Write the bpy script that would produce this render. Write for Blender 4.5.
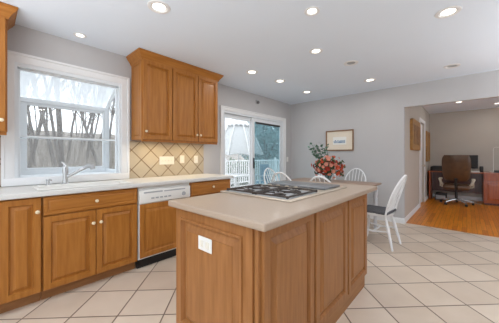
import bpy, bmesh, math, random
from mathutils import Vector, Matrix
for o in list(bpy.data.objects): bpy.data.objects.remove(o)
S = bpy.context.scene; C = S.collection
PI = math.pi; R = math.radians
# ------------------------------------------------------------ camera, sky, exposure
cam = bpy.data.cameras.new('camera'); co = bpy.data.objects.new('camera', cam); C.objects.link(co)
co.location = (0, 0, 1.198); co.rotation_euler = (R(90), 0, R(42.25))
cam.sensor_width = 36; cam.lens = 36*239.4/499; cam.shift_y = -5.5/499; cam.clip_start = .05; cam.clip_end = 300
S.camera = co
S.view_settings.view_transform = 'Standard'; S.view_settings.look = 'None'
S.view_settings.exposure = 0.17; S.view_settings.gamma = 1; S.view_settings.use_curve_mapping = False
w = bpy.data.worlds.new('overcast_sky'); S.world = w; w.use_nodes = True
bg = w.node_tree.nodes['Background']; bg.inputs[0].default_value = (.87, .94, 1, 1); bg.inputs[1].default_value = 2.1
LAMP_W = 2.6
def area(name, loc, rot, sx, sy, power, col, parent=None, shape='RECTANGLE', spread=180):
    l = bpy.data.lights.new(name, 'AREA'); l.shape = shape; l.size = sx
    if shape in ('RECTANGLE', 'ELLIPSE'): l.size_y = sy
    l.energy = power; l.color = col; l.spread = R(spread)
    o = bpy.data.objects.new(name, l); C.objects.link(o); o.location = loc; o.rotation_euler = rot; o.parent = parent
    return o
area('added_ceiling_fill', (-.5, -1.3, 1.4), (PI, 0, 0), 3.4, 1.6, 92, (.98, .99, 1))  # added fill behind the camera, aimed up to brighten the ceiling
area('added_ceiling_fill', (1.9, 3.5, 1.5), (PI, 0, 0), 1.6, 2.2, 52, (.99, .99, 1))  # second added fill out of view, lifts the far ceiling
# ------------------------------------------------------------ materials
def lin(c):
    return tuple((v/255/12.92 if v/255 <= .04045 else ((v/255+.055)/1.055)**2.4) for v in c)+(1,)
def mat(name, col, rough=.5, metal=0, spec=.5, var=.0, vscale=6, bump=0, bscale=60, col2=None, stretch=(1, 1, 1), detail=4, coat=0):
    m = bpy.data.materials.new(name); m.use_nodes = True; nt = m.node_tree; b = nt.nodes['Principled BSDF']
    c = lin(col); b.inputs['Base Color'].default_value = c; b.inputs['Roughness'].default_value = rough
    b.inputs['Metallic'].default_value = metal; b.inputs['Specular IOR Level'].default_value = spec; b.inputs['Coat Weight'].default_value = coat
    b.inputs['Coat Roughness'].default_value = .15
    tc = nt.nodes.new('ShaderNodeTexCoord'); mp = nt.nodes.new('ShaderNodeMapping'); mp.inputs['Scale'].default_value = stretch
    nt.links.new(tc.outputs['Object'], mp.inputs[0])
    if var or col2:
        n = nt.nodes.new('ShaderNodeTexNoise'); n.inputs['Scale'].default_value = vscale; n.inputs['Detail'].default_value = detail
        nt.links.new(mp.outputs[0], n.inputs[0])
        r = nt.nodes.new('ShaderNodeValToRGB'); r.color_ramp.elements[0].position = .32; r.color_ramp.elements[1].position = .68
        c2 = lin(col2) if col2 else tuple(v*(1-var) for v in c[:3])+(1,)
        r.color_ramp.elements[0].color = c2; r.color_ramp.elements[1].color = c
        nt.links.new(n.outputs[0], r.inputs[0]); nt.links.new(r.outputs[0], b.inputs['Base Color'])
    if bump:
        n2 = nt.nodes.new('ShaderNodeTexNoise'); n2.inputs['Scale'].default_value = bscale
        nt.links.new(mp.outputs[0], n2.inputs[0]); bn = nt.nodes.new('ShaderNodeBump'); bn.inputs['Strength'].default_value = bump; bn.inputs['Distance'].default_value = .01
        nt.links.new(n2.outputs[0], bn.inputs['Height']); nt.links.new(bn.outputs[0], b.inputs['Normal'])
    return m
def emit(name, col, s):
    m = bpy.data.materials.new(name); m.use_nodes = True; b = m.node_tree.nodes['Principled BSDF']
    b.inputs['Base Color'].default_value = lin(col); b.inputs['Emission Color'].default_value = lin(col); b.inputs['Emission Strength'].default_value = s
    return m
def glass(name, tint=(255, 255, 255), haze=0.0, hazecol=(240, 243, 246), refl=.06):
    m = bpy.data.materials.new(name); m.use_nodes = True; nt = m.node_tree; nt.nodes.remove(nt.nodes['Principled BSDF']); out = nt.nodes['Material Output']
    t = nt.nodes.new('ShaderNodeBsdfTransparent'); t.inputs[0].default_value = lin(tint)
    g = nt.nodes.new('ShaderNodeBsdfGlossy'); g.inputs['Roughness'].default_value = .03
    mx = nt.nodes.new('ShaderNodeMixShader'); lw = nt.nodes.new('ShaderNodeLayerWeight'); pw = nt.nodes.new('ShaderNodeMath'); pw.operation = 'POWER'; pw.inputs[1].default_value = 5
    fr = nt.nodes.new('ShaderNodeMath'); fr.operation = 'MULTIPLY_ADD'; fr.inputs[1].default_value = .5; fr.inputs[2].default_value = refl*.5
    nt.links.new(lw.outputs['Facing'], pw.inputs[0]); nt.links.new(pw.outputs[0], fr.inputs[0]); nt.links.new(fr.outputs[0], mx.inputs[0]); nt.links.new(t.outputs[0], mx.inputs[1]); nt.links.new(g.outputs[0], mx.inputs[2]); last = mx
    if haze:
        tr = nt.nodes.new('ShaderNodeBsdfTranslucent'); tr.inputs[0].default_value = lin(hazecol)
        m2 = nt.nodes.new('ShaderNodeMixShader'); m2.inputs[0].default_value = haze
        nt.links.new(mx.outputs[0], m2.inputs[1]); nt.links.new(tr.outputs[0], m2.inputs[2]); last = m2
    nt.links.new(last.outputs[0], out.inputs[0]); return m
def tilegrid(name, pitch, u0, v0, axes, ca, cb, grout, gw, rough, bump=.4):
    """square tiles turned 45 degrees on the plane of the two axes (object = world coordinates)"""
    m = bpy.data.materials.new(name); m.use_nodes = True; nt = m.node_tree; b = nt.nodes['Principled BSDF']; L = nt.links.new
    def M(op, a, bb=None, cc=None):
        n = nt.nodes.new('ShaderNodeMath'); n.operation = op
        for i, v in enumerate((a, bb, cc)):
            if v is None: continue
            if isinstance(v, (int, float)): n.inputs[i].default_value = v
            else: L(v, n.inputs[i])
        return n.outputs[0]
    g = nt.nodes.new('ShaderNodeNewGeometry'); sp = nt.nodes.new('ShaderNodeSeparateXYZ'); L(g.outputs['Position'], sp.inputs[0])
    A, B = sp.outputs[axes[0]], sp.outputs[axes[1]]
    U = M('DIVIDE', M('SUBTRACT', M('MULTIPLY', M('ADD', A, B), .70711), u0), pitch)
    V = M('DIVIDE', M('SUBTRACT', M('MULTIPLY', M('SUBTRACT', B, A), .70711), v0), pitch)
    def edge(q):
        fr = M('FRACT', q); return M('MINIMUM', fr, M('SUBTRACT', 1, fr))
    e = M('MINIMUM', edge(U), edge(V)); e = M('MULTIPLY', e, pitch)
    mask = nt.nodes.new('ShaderNodeMapRange'); mask.inputs['From Min'].default_value = gw*.35; mask.inputs['From Max'].default_value = gw*.65; L(e, mask.inputs['Value'])
    cv = nt.nodes.new('ShaderNodeCombineXYZ'); L(M('FLOOR', U), cv.inputs[0]); L(M('FLOOR', V), cv.inputs[1])
    wn = nt.nodes.new('ShaderNodeTexWhiteNoise'); wn.noise_dimensions = '3D'; L(cv.outputs[0], wn.inputs['Vector'])
    nz = nt.nodes.new('ShaderNodeTexNoise'); nz.inputs['Scale'].default_value = 1.2/pitch; nz.inputs['Detail'].default_value = 5; L(g.outputs['Position'], nz.inputs[0])
    fac = M('ADD', M('MULTIPLY', wn.outputs['Value'], .45), M('MULTIPLY', nz.outputs[0], .55))
    r = nt.nodes.new('ShaderNodeMix'); r.data_type = 'RGBA'; L(fac, r.inputs[0]); r.inputs[6].default_value = lin(ca); r.inputs[7].default_value = lin(cb)
    r2 = nt.nodes.new('ShaderNodeMix'); r2.data_type = 'RGBA'; L(mask.outputs[0], r2.inputs[0]); r2.inputs[6].default_value = lin(grout); L(r.outputs[2], r2.inputs[7])
    L(r2.outputs[2], b.inputs['Base Color']); b.inputs['Roughness'].default_value = rough
    bn = nt.nodes.new('ShaderNodeBump'); bn.inputs['Strength'].default_value = bump; bn.inputs['Distance'].default_value = .003
    L(mask.outputs[0], bn.inputs['Height']); L(bn.outputs[0], b.inputs['Normal'])
    return m
def planks(name, ca, cb, rough):
    m = bpy.data.materials.new(name); m.use_nodes = True; nt = m.node_tree; b = nt.nodes['Principled BSDF']; L = nt.links.new
    tc = nt.nodes.new('ShaderNodeTexCoord'); mp = nt.nodes.new('ShaderNodeMapping'); mp.inputs['Rotation'].default_value = (0, 0, PI/2); L(tc.outputs['Object'], mp.inputs[0])
    bk = nt.nodes.new('ShaderNodeTexBrick'); L(mp.outputs[0], bk.inputs[0]); bk.inputs['Color1'].default_value = lin(ca); bk.inputs['Color2'].default_value = lin(cb)
    bk.inputs['Mortar'].default_value = lin((90, 45, 15)); bk.inputs['Scale'].default_value = 1; bk.inputs['Mortar Size'].default_value = .0015; bk.inputs['Brick Width'].default_value = .9; bk.inputs['Row Height'].default_value = .06
    n = nt.nodes.new('ShaderNodeTexNoise'); n.inputs['Scale'].default_value = 3; mp2 = nt.nodes.new('ShaderNodeMapping'); mp2.inputs['Scale'].default_value = (14, 1, 1); L(tc.outputs['Object'], mp2.inputs[0]); L(mp2.outputs[0], n.inputs[0])
    mx = nt.nodes.new('ShaderNodeMix'); mx.data_type = 'RGBA'; mx.blend_type = 'MULTIPLY'; mx.inputs[0].default_value = .5; L(bk.outputs[0], mx.inputs[6]); L(n.outputs['Color'], mx.inputs[7])
    r = nt.nodes.new('ShaderNodeValToRGB'); r.color_ramp.elements[0].color = (.6, .6, .6, 1); r.color_ramp.elements[0].position = .3; r.color_ramp.elements[1].position = .6; L(n.outputs[0], r.inputs[0]); L(r.outputs[0], mx.inputs[7])
    L(mx.outputs[2], b.inputs['Base Color']); b.inputs['Roughness'].default_value = rough; return m
VG = (14, 14, 1.2); HG = (14, 1.2, 14); XG = (1.2, 14, 14)
M = dict(
    wall=mat('grey_wall_paint', (190, 188, 188), .8, var=.03, vscale=2, bump=.05, bscale=200),
    wall_tan=mat('warm_grey_wall_paint', (192, 184, 174), .8, var=.03, vscale=2),
    ceil=mat('white_ceiling_paint', (230, 239, 250), .9, var=.02, vscale=1),
    trim=mat('white_trim_paint', (232, 232, 232), .45, var=.02),
    vinyl=mat('white_vinyl', (225, 229, 232), .4, var=.02),
    wood=mat('honey_maple', (176, 115, 50), .42, var=.0, col2=(156, 97, 36), vscale=3, stretch=VG, coat=.04, spec=.35),
    woodh=mat('honey_maple_level_grain', (176, 115, 50), .42, col2=(156, 97, 36), vscale=3, stretch=HG, coat=.04, spec=.35),
    woodi=mat('island_maple', (164, 111, 64), .42, col2=(143, 94, 50), vscale=3, stretch=VG, coat=.04, spec=.35),
    woodd=mat('base_maple', (160, 110, 64), .5, col2=(142, 95, 52), vscale=3, stretch=HG),
    knob=mat('ivory_knob', (232, 214, 180), .25, var=.04, coat=.4),
    ctop=mat('white_solid_surface', (216, 214, 209), .4, var=.05, vscale=90, coat=.1),
    cisl=mat('beige_solid_surface', (174, 154, 135), .45, var=.06, vscale=120, coat=.08),
    steel=mat('brushed_steel', (204, 190, 172), .35, metal=.5, var=.05),
    iron=mat('cast_iron', (62, 52, 46), .55, var=.2, vscale=40),
    slab=mat('grey_enamel_cover', (112, 114, 117), .35, metal=.1, var=.05),
    chrome=mat('brushed_nickel', (205, 207, 208), .25, metal=.7, var=.02),
    darkm=mat('dark_plastic', (48, 46, 46), .4, var=.1),
    black=mat('black_plastic', (22, 21, 21), .45, var=.1),
    white=mat('white_plastic', (232, 230, 224), .4, var=.02),
    dwgrey=mat('appliance_grey_print', (170, 172, 174), .4, var=.04),
    cream=mat('cream_plate', (232, 226, 212), .4, var=.02),
    chair=mat('white_lacquer', (236, 236, 236), .35, var=.02, coat=.2),
    cushion=mat('charcoal_weave', (92, 92, 96), .95, var=.3, vscale=60, bump=.3, bscale=200),
    ttop=mat('oak_table_top', (170, 138, 112), .35, col2=(150, 116, 90), vscale=3, stretch=XG, coat=.2),
    tpaint=mat('pale_grey_table_paint', (205, 205, 208), .4, var=.03),
    gold=mat('bronze_frame', (140, 105, 72), .4, var=.2, vscale=20),
    goldw=mat('amber_wood_panel', (176, 126, 60), .45, var=.3, vscale=8, stretch=(1, 1, 3)),
    matb=mat('cream_mat_board', (226, 214, 196), .8, var=.02),
    cherry=mat('red_cherry', (176, 86, 26), .3, col2=(146, 62, 18), vscale=3, stretch=VG, coat=.3),
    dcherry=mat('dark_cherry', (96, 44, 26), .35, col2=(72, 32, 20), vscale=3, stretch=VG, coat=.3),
    leather=mat('brown_leather', (98, 68, 42), .38, var=.35, vscale=10, bump=.2, bscale=80),
    pad=mat('pale_arm_pad', (196, 184, 164), .5, var=.05),
    bark=mat('grey_bark', (112, 106, 101), .95, var=.3, vscale=8, bump=.3, bscale=20),
    dbark=mat('dark_bark', (62, 66, 72), .95, var=.3, vscale=8),
    leafg=mat('garden_green', (96, 128, 90), .7, var=.5, vscale=4),
    leafb=mat('spruce_green', (132, 168, 170), .7, var=.5, vscale=3),
    ground=mat('leaf_litter', (158, 151, 143), .95, col2=(122, 115, 107), vscale=1.2, detail=8),
    deck=mat('grey_deck', (190, 188, 184), .7, var=.1, vscale=5),
    canvas=mat('off_white_canvas', (204, 206, 206), .9, var=.04, bump=.1),
    bluef=mat('blue_grey_cover', (120, 156, 178), .8, var=.1),
    vase=glass('vase_glass', (225, 235, 235)), stem=mat('stem_green', (70, 96, 52), .6, var=.2),
    coral=mat('coral_petal', (226, 96, 62), .6, var=.35, vscale=30), red=mat('russet_petal', (178, 58, 40), .6, var=.3, vscale=30),
    peach=mat('peach_petal', (232, 160, 136), .6, var=.2, vscale=30), eucal=mat('eucalyptus_leaf', (106, 142, 118), .6, var=.4, vscale=20),
    dleaf=mat('dark_leaf', (74, 88, 48), .6, var=.3, vscale=20),
    bulb=emit('lamp_glow', (255, 246, 232), 4), strip=emit('warm_strip', (255, 226, 170), 3),
    gclear=glass('clear_glass'), gdoor=glass('door_glass', haze=.10), groof=glass('roof_glass', haze=.35), gback=glass('picture_glass', haze=.06), gtint=glass('tinted_glass', (208, 224, 228), haze=.10, hazecol=(225, 235, 238)),  # haze in the panes stands in for overexposed, washed-out daylight
    floor=tilegrid('beige_floor_tile', .3425, -.56, 1.838, (0, 1), (226, 210, 192), (190, 170, 150), (112, 92, 76), .010, .32),
    splash=tilegrid('tan_backsplash_tile', .177, (1.363+1.148)*.70711, (1.148-1.363)*.70711, (1, 2), (196, 182, 158), (170, 156, 134), (120, 96, 68), .010, .45),
    wfloor=planks('amber_oak_planks', (232, 144, 28), (198, 110, 16), .32),
    tsea=mat('watercolour_sea', (196, 208, 216), .8, col2=(84, 120, 158), vscale=9, stretch=(1, 1, 3)),
)
# ------------------------------------------------------------ mesh helpers
class MB:
    def __init__(s): s.bm = bmesh.new()
    def box(s, x0, x1, y0, y1, z0, z1, bev=0, seg=1, mtx=None):
        r = bmesh.ops.create_cube(s.bm, size=1); vs = r['verts']
        for v in vs: v.co = Vector(((x0+x1)/2+v.co.x*(x1-x0), (y0+y1)/2+v.co.y*(y1-y0), (z0+z1)/2+v.co.z*(z1-z0)))
        if bev:
            es = list({e for v in vs for e in v.link_edges})
            q = bmesh.ops.bevel(s.bm, geom=es, offset=bev, segments=seg, affect='EDGES', profile=.5); vs = list(set(q['verts']) | {v for v in vs if v.is_valid})
        if mtx is not None:
            for v in vs: v.co = mtx @ v.co
        return s
    def tube(s, pts, rad, seg=8, cap=True):
        pts = [Vector(p) for p in pts]; n = len(pts)
        if isinstance(rad, (int, float)): rad = [rad]*n
        rings = []; t0 = (pts[1]-pts[0]).normalized(); up = Vector((0, 0, 1)) if abs(t0.z) < .9 else Vector((1, 0, 0)); nrm = (up-t0*up.dot(t0)).normalized()
        for i, p in enumerate(pts):
            t = ((pts[min(i+1, n-1)]-pts[max(i-1, 0)])).normalized(); nrm = (nrm-t*nrm.dot(t)).normalized(); b = t.cross(nrm)
            rings.append([s.bm.verts.new(p+(nrm*math.cos(2*PI*k/seg)+b*math.sin(2*PI*k/seg))*rad[i]) for k in range(seg)])
        for a, b in zip(rings, rings[1:]):
            for k in range(seg): s.bm.faces.new((a[k], a[(k+1) % seg], b[(k+1) % seg], b[k]))
        if cap: s.bm.faces.new(rings[0][::-1]); s.bm.faces.new(rings[-1])
        return s
    def lathe(s, prof, c=(0, 0, 0), seg=20, axis='z', cap=True):
        c = Vector(c); rings = []
        for r, h in prof:
            ring = []
            for k in range(seg):
                a = 2*PI*k/seg; q = (r*math.cos(a), r*math.sin(a))
                ring.append(s.bm.verts.new(c+(Vector((q[0], q[1], h)) if axis == 'z' else Vector((h, q[0], q[1])) if axis == 'x' else Vector((q[0], h, q[1])))))
            rings.append(ring)
        for a, b in zip(rings, rings[1:]):
            for k in range(seg): s.bm.faces.new((a[k], a[(k+1) % seg], b[(k+1) % seg], b[k]))
        if cap:
            s.bm.faces.new(rings[0][::-1]); s.bm.faces.new(rings[-1])
        return s
    def panel(s, o, a, b, w, h, prof):
        """concentric raised panel; a, b in-plane unit axes, normal a x b; prof = (inset, depth)"""
        o, a, b = Vector(o), Vector(a), Vector(b); n = a.cross(b); L = []
        for ins, d in prof:
            L.append([s.bm.verts.new(o+a*u+b*v+n*d) for u, v in ((ins, ins), (w-ins, ins), (w-ins, h-ins), (ins, h-ins))])
        s.bm.faces.new(L[0][::-1]); s.bm.faces.new(L[-1])
        for p, q in zip(L, L[1:]):
            for k in range(4): s.bm.faces.new((p[k], p[(k+1) % 4], q[(k+1) % 4], q[k]))
        return s
    def sweep(s, path, prof, closed=False):
        """profile (out, z) swept along an xy path with mitres; out is to the right of travel"""
        P = [Vector((p[0], p[1])) for p in path]; n = len(P); rows = []
        for i, p in enumerate(P):
            d0 = (P[i]-P[i-1]).normalized() if i or closed else (P[1]-P[0]).normalized()
            d1 = (P[(i+1) % n]-P[i]).normalized() if i < n-1 or closed else d0
            n0 = Vector((d0.y, -d0.x)); n1 = Vector((d1.y, -d1.x)); m = (n0+n1).normalized(); m = m/max(.3, m.dot(n0))
            rows.append([s.bm.verts.new((p.x+m.x*o, p.y+m.y*o, z)) for o, z in prof])
        k = len(prof)
        for i in range(n if closed else n-1):
            a, b = rows[i], rows[(i+1) % n]
            for j in range(k): s.bm.faces.new((a[j], b[j], b[(j+1) % k], a[(j+1) % k]))
        if not closed: s.bm.faces.new(rows[0][::-1]); s.bm.faces.new(rows[-1])
        return s
    def ico(s, c, r, sub=2, jit=0, sc=(1, 1, 1), rnd=None):
        q = bmesh.ops.create_icosphere(s.bm, subdivisions=sub, radius=1)
        for v in q['verts']:
            k = r*(1+(rnd.uniform(-jit, jit) if rnd else 0)); v.co = Vector((c[0]+v.co.x*k*sc[0], c[1]+v.co.y*k*sc[1], c[2]+v.co.z*k*sc[2]))
        return s
    def quad(s, *p): s.bm.faces.new([s.bm.verts.new(q) for q in p]); return s
    def build(s, name, m, parent=None, loc=None, smooth=True, ang=35):
        bmesh.ops.recalc_face_normals(s.bm, faces=s.bm.faces)
        me = bpy.data.meshes.new(name); s.bm.to_mesh(me); s.bm.free(); me.materials.append(m)
        if smooth:
            me.shade_smooth(); me.set_sharp_from_angle(angle=R(ang))
        o = bpy.data.objects.new(name, me); C.objects.link(o); o.parent = parent
        if loc: o.location = loc
        return o
def thing(name, label, cat, loc=(0, 0, 0), rz=0, group=None):
    o = bpy.data.objects.new(name, None); C.objects.link(o); o.location = loc; o.rotation_euler = (0, 0, rz); o.empty_display_size = .1
    return tag(o, label, cat, group)
def tag(o, label, cat, group=None, kind=None):
    o['label'] = label; o['category'] = cat
    if group: o['group'] = group
    if kind: o['kind'] = kind
    return o
def struct(o): o['kind'] = 'structure'; return o
def dup(src, loc, rz=None, label=None, group=None):
    r = src.copy(); C.objects.link(r); r.location = loc
    if rz is not None: r.rotation_euler = (0, 0, rz)
    if label: r['label'] = label
    if group: r['group'] = group
    def rec(a, b):
        for ch in list(a.children):
            c = ch.copy(); C.objects.link(c); c.parent = b; rec(ch, c)
    rec(src, r); return r
# ------------------------------------------------------------ the room shell
WX, BY, H = -3.15, 4.966, 2.44
def wall(name, axis, at, thick, a0, a1, z0, z1, holes, m):
    """box wall with rectangular holes; axis 'x' = plane of constant x"""
    mb = MB(); cuts = sorted({a0, a1} | {h[0] for h in holes} | {h[1] for h in holes})
    for p, q in zip(cuts, cuts[1:]):
        zs = [(z0, z1)]
        for h in holes:
            if h[0] <= p and q <= h[1]: zs = [(z0, h[2]), (h[3], z1)]
        for za, zb in zs:
            if zb-za < .001: continue
            if axis == 'x': mb.box(min(at, at+thick), max(at, at+thick), p, q, za, zb)
            else: mb.box(p, q, min(at, at+thick), max(at, at+thick), za, zb)
    return struct(mb.build(name, m, smooth=False))
SY0, SY1, SZ = 2.78, 4.63, 2.0     # slider opening
wall('wall_left', 'x', WX, -.08, -2.75, 9.0, 0, H, [(.18, 1.12, .955, 2.085), (SY0, SY1, .02, SZ)], M['wall'])
wall('wall_back', 'y', BY, .09, WX, 3.35, 0, H, [(-.823, 3.2, 0, 2.06)], M['wall'])
wall('wall_side', 'x', -.823, -.14, BY+.09, 8.85, 0, H, [(6.86, 7.66, 0, 2.02)], M['wall_tan'])
wall('wall_far', 'y', 8.85, .15, -.963, 3.35, 0, H, [], M['wall_tan'])
wall('wall_right', 'x', 3.2, .15, -2.6, 8.85, 0, H, [(5.6, 8.4, .4, 2.2)], M['wall'])
wall('wall_front', 'y', -2.6, -.15, WX, 3.35, 0, H, [(-3.0, 3.1, .1, 2.3)], M['wall'])
struct(MB().box(WX-.15, 3.35, -2.75, 9.0, H, H+.1).build('ceiling', M['ceil'], smooth=False))
struct(MB().box(WX-.15, 3.35, -2.75, 5.06, -.1, 0).build('floor', M['floor'], smooth=False))
struct(MB().box(-.963, 3.35, 5.06, 9.0, -.1, .002).build('floor_wood', M['wfloor'], smooth=False))
struct(MB().box(WX-.15, -.963, 5.06, 9.0, -.1, 0).build('floor_hidden', M['floor'], smooth=False))
bp = [(0, 0), (.014, 0), (.014, .075), (.008, .088), (.004, .095), (0, .095)]
struct(MB().sweep([(WX, BY), (-.823, BY), (-.823, 6.78)], bp).build('baseboard_back', M['trim']))
struct(MB().sweep([(-.823, 7.74), (-.823, 8.85), (3.2, 8.85)], bp).build('baseboard_far', M['trim']))
# door in the side wall of the study
d = struct(MB().box(-.905, -.865, 6.865, 7.655, .01, 2.015).build('door_1', M['trim'], smooth=False))
for a, b, c_, e in ((6.96, 7.22, .2, .95), (7.30, 7.56, .2, .95), (6.96, 7.22, 1.05, 1.9), (7.30, 7.56, 1.05, 1.9)):
    MB().panel((-.8655, a, c_), (0, 1, 0), (0, 0, 1), b-a, e-c_, [(0, 0), (0, .003), (.02, .009), (.04, .009)]).build('door_panel', M['trim'], d)
MB().lathe([(.012, -.866), (.012, -.83), (.026, -.825), (.03, -.81), (.022, -.795), (.004, -.79)], (0, 7.58, .95), 16, 'x').build('door_knob', M['steel'], d)
mb = MB()
for y0, y1, z0, z1 in ((6.78, 6.86, 0, 2.1), (7.66, 7.74, 0, 2.1), (6.86, 7.66, 2.02, 2.1)): mb.box(-.823, -.805, y0, y1, z0, z1, .004)
struct(mb.build('trim_1', M['trim']))
# unseen windows behind the camera and in the study, added for sky light
def added_window(name, axis, at, a0, a1, z0, z1, n):
    mb = MB(); t = .05
    def bx(p, q, za, zb):
        if axis == 'x': mb.box(at-.03, at+.03, p, q, za, zb, .003)
        else: mb.box(p, q, at-.03, at+.03, za, zb, .003)
    bx(a0, a1, z0, z0+t); bx(a0, a1, z1-t, z1)
    for i in range(n+1):
        p = a0+(a1-a0-t)*i/n; bx(p, p+t, z0+t, z1-t)
    o = struct(mb.build(name, M['vinyl'])); g = MB()
    if axis == 'x': g.box(at-.004, at+.004, a0+t/2, a1-t/2, z0+t/2, z1-t/2)
    else: g.box(a0+t/2, a1-t/2, at-.004, at+.004, z0+t/2, z1-t/2)
    g.build('added_window_pane', M['gclear'], o)
added_window('added_window_study', 'x', 3.275, 5.6, 8.4, .4, 2.2, 2)
added_window('added_window_front', 'y', -2.675, -3.0, 3.1, .1, 2.3, 4)
# ------------------------------------------------------------ garden window over the sink
Y0, Y1 = .18, 1.12
mb = MB()      # casing on the wall, mitred
cas = [(0, .012), (.008, .012), (.02, .02), (.06, .022), (.066, .03), (.085, .03), (.085, 0), (0, 0)]
def casing(y0, y1, z0, z1, wd, bottom=True):
    m = MB(); prof = [(0, .0), (0, .012), (wd*.12, .016), (wd*.7, .018), (wd*.78, .028), (wd, .028), (wd, 0)]
    rows = []
    cs = [(y0, z0, -1, -1), (y0, z1, -1, 1), (y1, z1, 1, 1), (y1, z0, 1, -1)]
    for y, z, sy, sz in cs: rows.append([m.bm.verts.new((WX+t, y+sy*o, z+(sz*o if bottom or sz > 0 else 0))) for o, t in prof])
    for i in range(4 if bottom else 3):
        a, b = rows[i], rows[(i+1) % 4]
        for j in range(len(prof)): m.bm.faces.new((a[j], b[j], b[(j+1) % len(prof)], a[(j+1) % len(prof)]))
    if not bottom: m.bm.faces.new(rows[0]); m.bm.faces.new(rows[3][::-1])
    return m
wn = struct(casing(Y0, Y1, .99, 2.085, .088, False).build('window_1', M['trim']))
MB().box(WX, WX+.035, Y0-.088, Y1+.085, .917, .99, .006, 2).build('window_stool', M['trim'], wn)
XB = -3.62; ZB, ZT, ZF = 1.0, 1.84, 2.075
mb = MB()      # head, jamb liners, seat board
mb.box(WX-.05, WX+.004, Y0-.001, Y0+.022, .99, 2.05); mb.box(WX-.05, WX+.004, Y1-.022, Y1+.001, .99, 2.05); mb.box(WX-.05, WX+.004, Y0-.001, Y1+.001, 2.05, 2.086)
mb.build('jamb_liner', M['vinyl'], wn)
MB().box(XB, WX+.0, Y0, Y1, .958, .992, .003).build('seat_board', M['vinyl'], wn)
mb = MB()      # projecting frame bars
for y in (Y0, Y1-.05):
    mb.box(XB, XB+.05, y, y+.05, .99, ZT, .004)
    mb.box(WX-.085, WX-.05, y+.006, y+.044, .99, 2.06, .004)
    mb.box(XB+.05, WX-.085, y+.008, y+.042, .99, 1.03, .003)
    mb.tube([(XB+.02, y+.025, ZT-.01), (WX-.065, y+.025, ZF-.03)], .022, 4)
mb.box(XB, XB+.05, Y0+.05, Y1-.05, .99, 1.04, .004); mb.box(XB, XB+.05, Y0+.05, Y1-.05, ZT-.05, ZT, .004)
mb.box(WX-.09, WX-.05, Y0, Y1, 2.035, 2.07, .003)
mb.build('window_frame', M['vinyl'], wn)
mb = MB()
for a in ((Y0+.05, Y0+.125, 1.04, ZT-.05), (Y1-.075, Y1-.05, 1.04, ZT-.05), (Y0+.125, Y1-.075, 1.04, 1.065), (Y0+.125, Y1-.075, ZT-.08, ZT-.05)):
    mb.box(XB+.008, XB+.04, a[0], a[1], a[2], a[3], .003)
mb.build('sash', M['vinyl'], wn)
MB().box(XB+.018, XB+.024, Y0+.08, Y1-.08, 1.05, ZT-.065).build('back_pane', M['gback'], wn)
for y in (Y0+.025, Y1-.025):
    m = MB(); vs = [m.bm.verts.new(p) for p in ((XB+.05, y, 1.03), (WX-.085, y, 1.03), (WX-.085, y, ZF-.06), (XB+.05, y, ZT-.01))]; f = m.bm.faces.new(vs)
    e = bmesh.ops.extrude_face_region(m.bm, geom=[f]); [setattr(v, 'co', v.co+Vector((0, .005, 0))) for v in e['geom'] if isinstance(v, bmesh.types.BMVert)]
    m.build('side_pane', M['gclear'], wn)
m = MB(); sl = (ZF-.02-ZT)/(WX-.16-XB-.02)
vs = [m.bm.verts.new(p) for p in ((XB+.0, Y0+.03, ZT-.0), (XB+.0, Y1-.03, ZT), (WX-.065, Y1-.03, ZF-.02), (WX-.065, Y0+.03, ZF-.02))]; f = m.bm.faces.new(vs)
e = bmesh.ops.extrude_face_region(m.bm, geom=[f]); [setattr(v, 'co', v.co+Vector((0, 0, .006))) for v in e['geom'] if isinstance(v, bmesh.types.BMVert)]
m.build('roof_pane', M['groof'], wn)
MB().box(-3.50, -3.235, Y0+.025, Y1-.025, 1.388, 1.396, .002).build('glass_shelf', glass('shelf_glass', (232, 238, 238), haze=.25), wn)
MB().box(-3.24, -3.228, Y0+.025, Y1-.025, 1.384, 1.400, .002).build('shelf_edge', M['vinyl'], wn)
# ------------------------------------------------------------ sliding patio door
sd = struct(casing(SY0, SY1, .0, SZ, .07, False).build('door_2', M['trim']))
mb = MB()
mb.box(WX-.09, WX, SY0, SY0+.03, .02, SZ); mb.box(WX-.09, WX, SY1-.03, SY1, .02, SZ); mb.box(WX-.09, WX, SY0+.03, SY1-.03, SZ-.035, SZ); mb.box(WX-.09, WX-.0, SY0+.03, SY1-.03, .0, .03)
mb.build('door_frame', M['vinyl'], sd)
def sash(x, y0, y1, st, gm, nm):
    z0, z1 = .032, SZ-.04; m = MB()
    m.box(x, x+.035, y0, y0+st, z0, z1, .003); m.box(x, x+.035, y1-st, y1, z0, z1, .003)
    m.box(x, x+.035, y0+st, y1-st, z0, z0+.1, .003); m.box(x, x+.035, y0+st, y1-st, z1-.07, z1, .003)
    o = m.build(nm, M['vinyl'], sd); MB().box(x+.014, x+.02, y0+st-.01, y1-st+.01, z0+.09, z1-.06).build('pane', gm, o); return o
sash(WX-.088, SY0+.03, 3.62, .07, M['gdoor'], 'fixed_panel')
so = sash(WX-.048, 3.56, SY1-.03, .075, M['gtint'], 'sliding_panel')
MB().box(WX-.013, WX+.015, 3.585, 3.605, .95, 1.16, .004).build('pull_handle', M['darkm'], so)
MB().box(WX-.013, WX-.004, 3.66, SY1-.12, SZ-.15, SZ-.11, .002).build('blind_headrail', M['darkm'], so)
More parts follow.
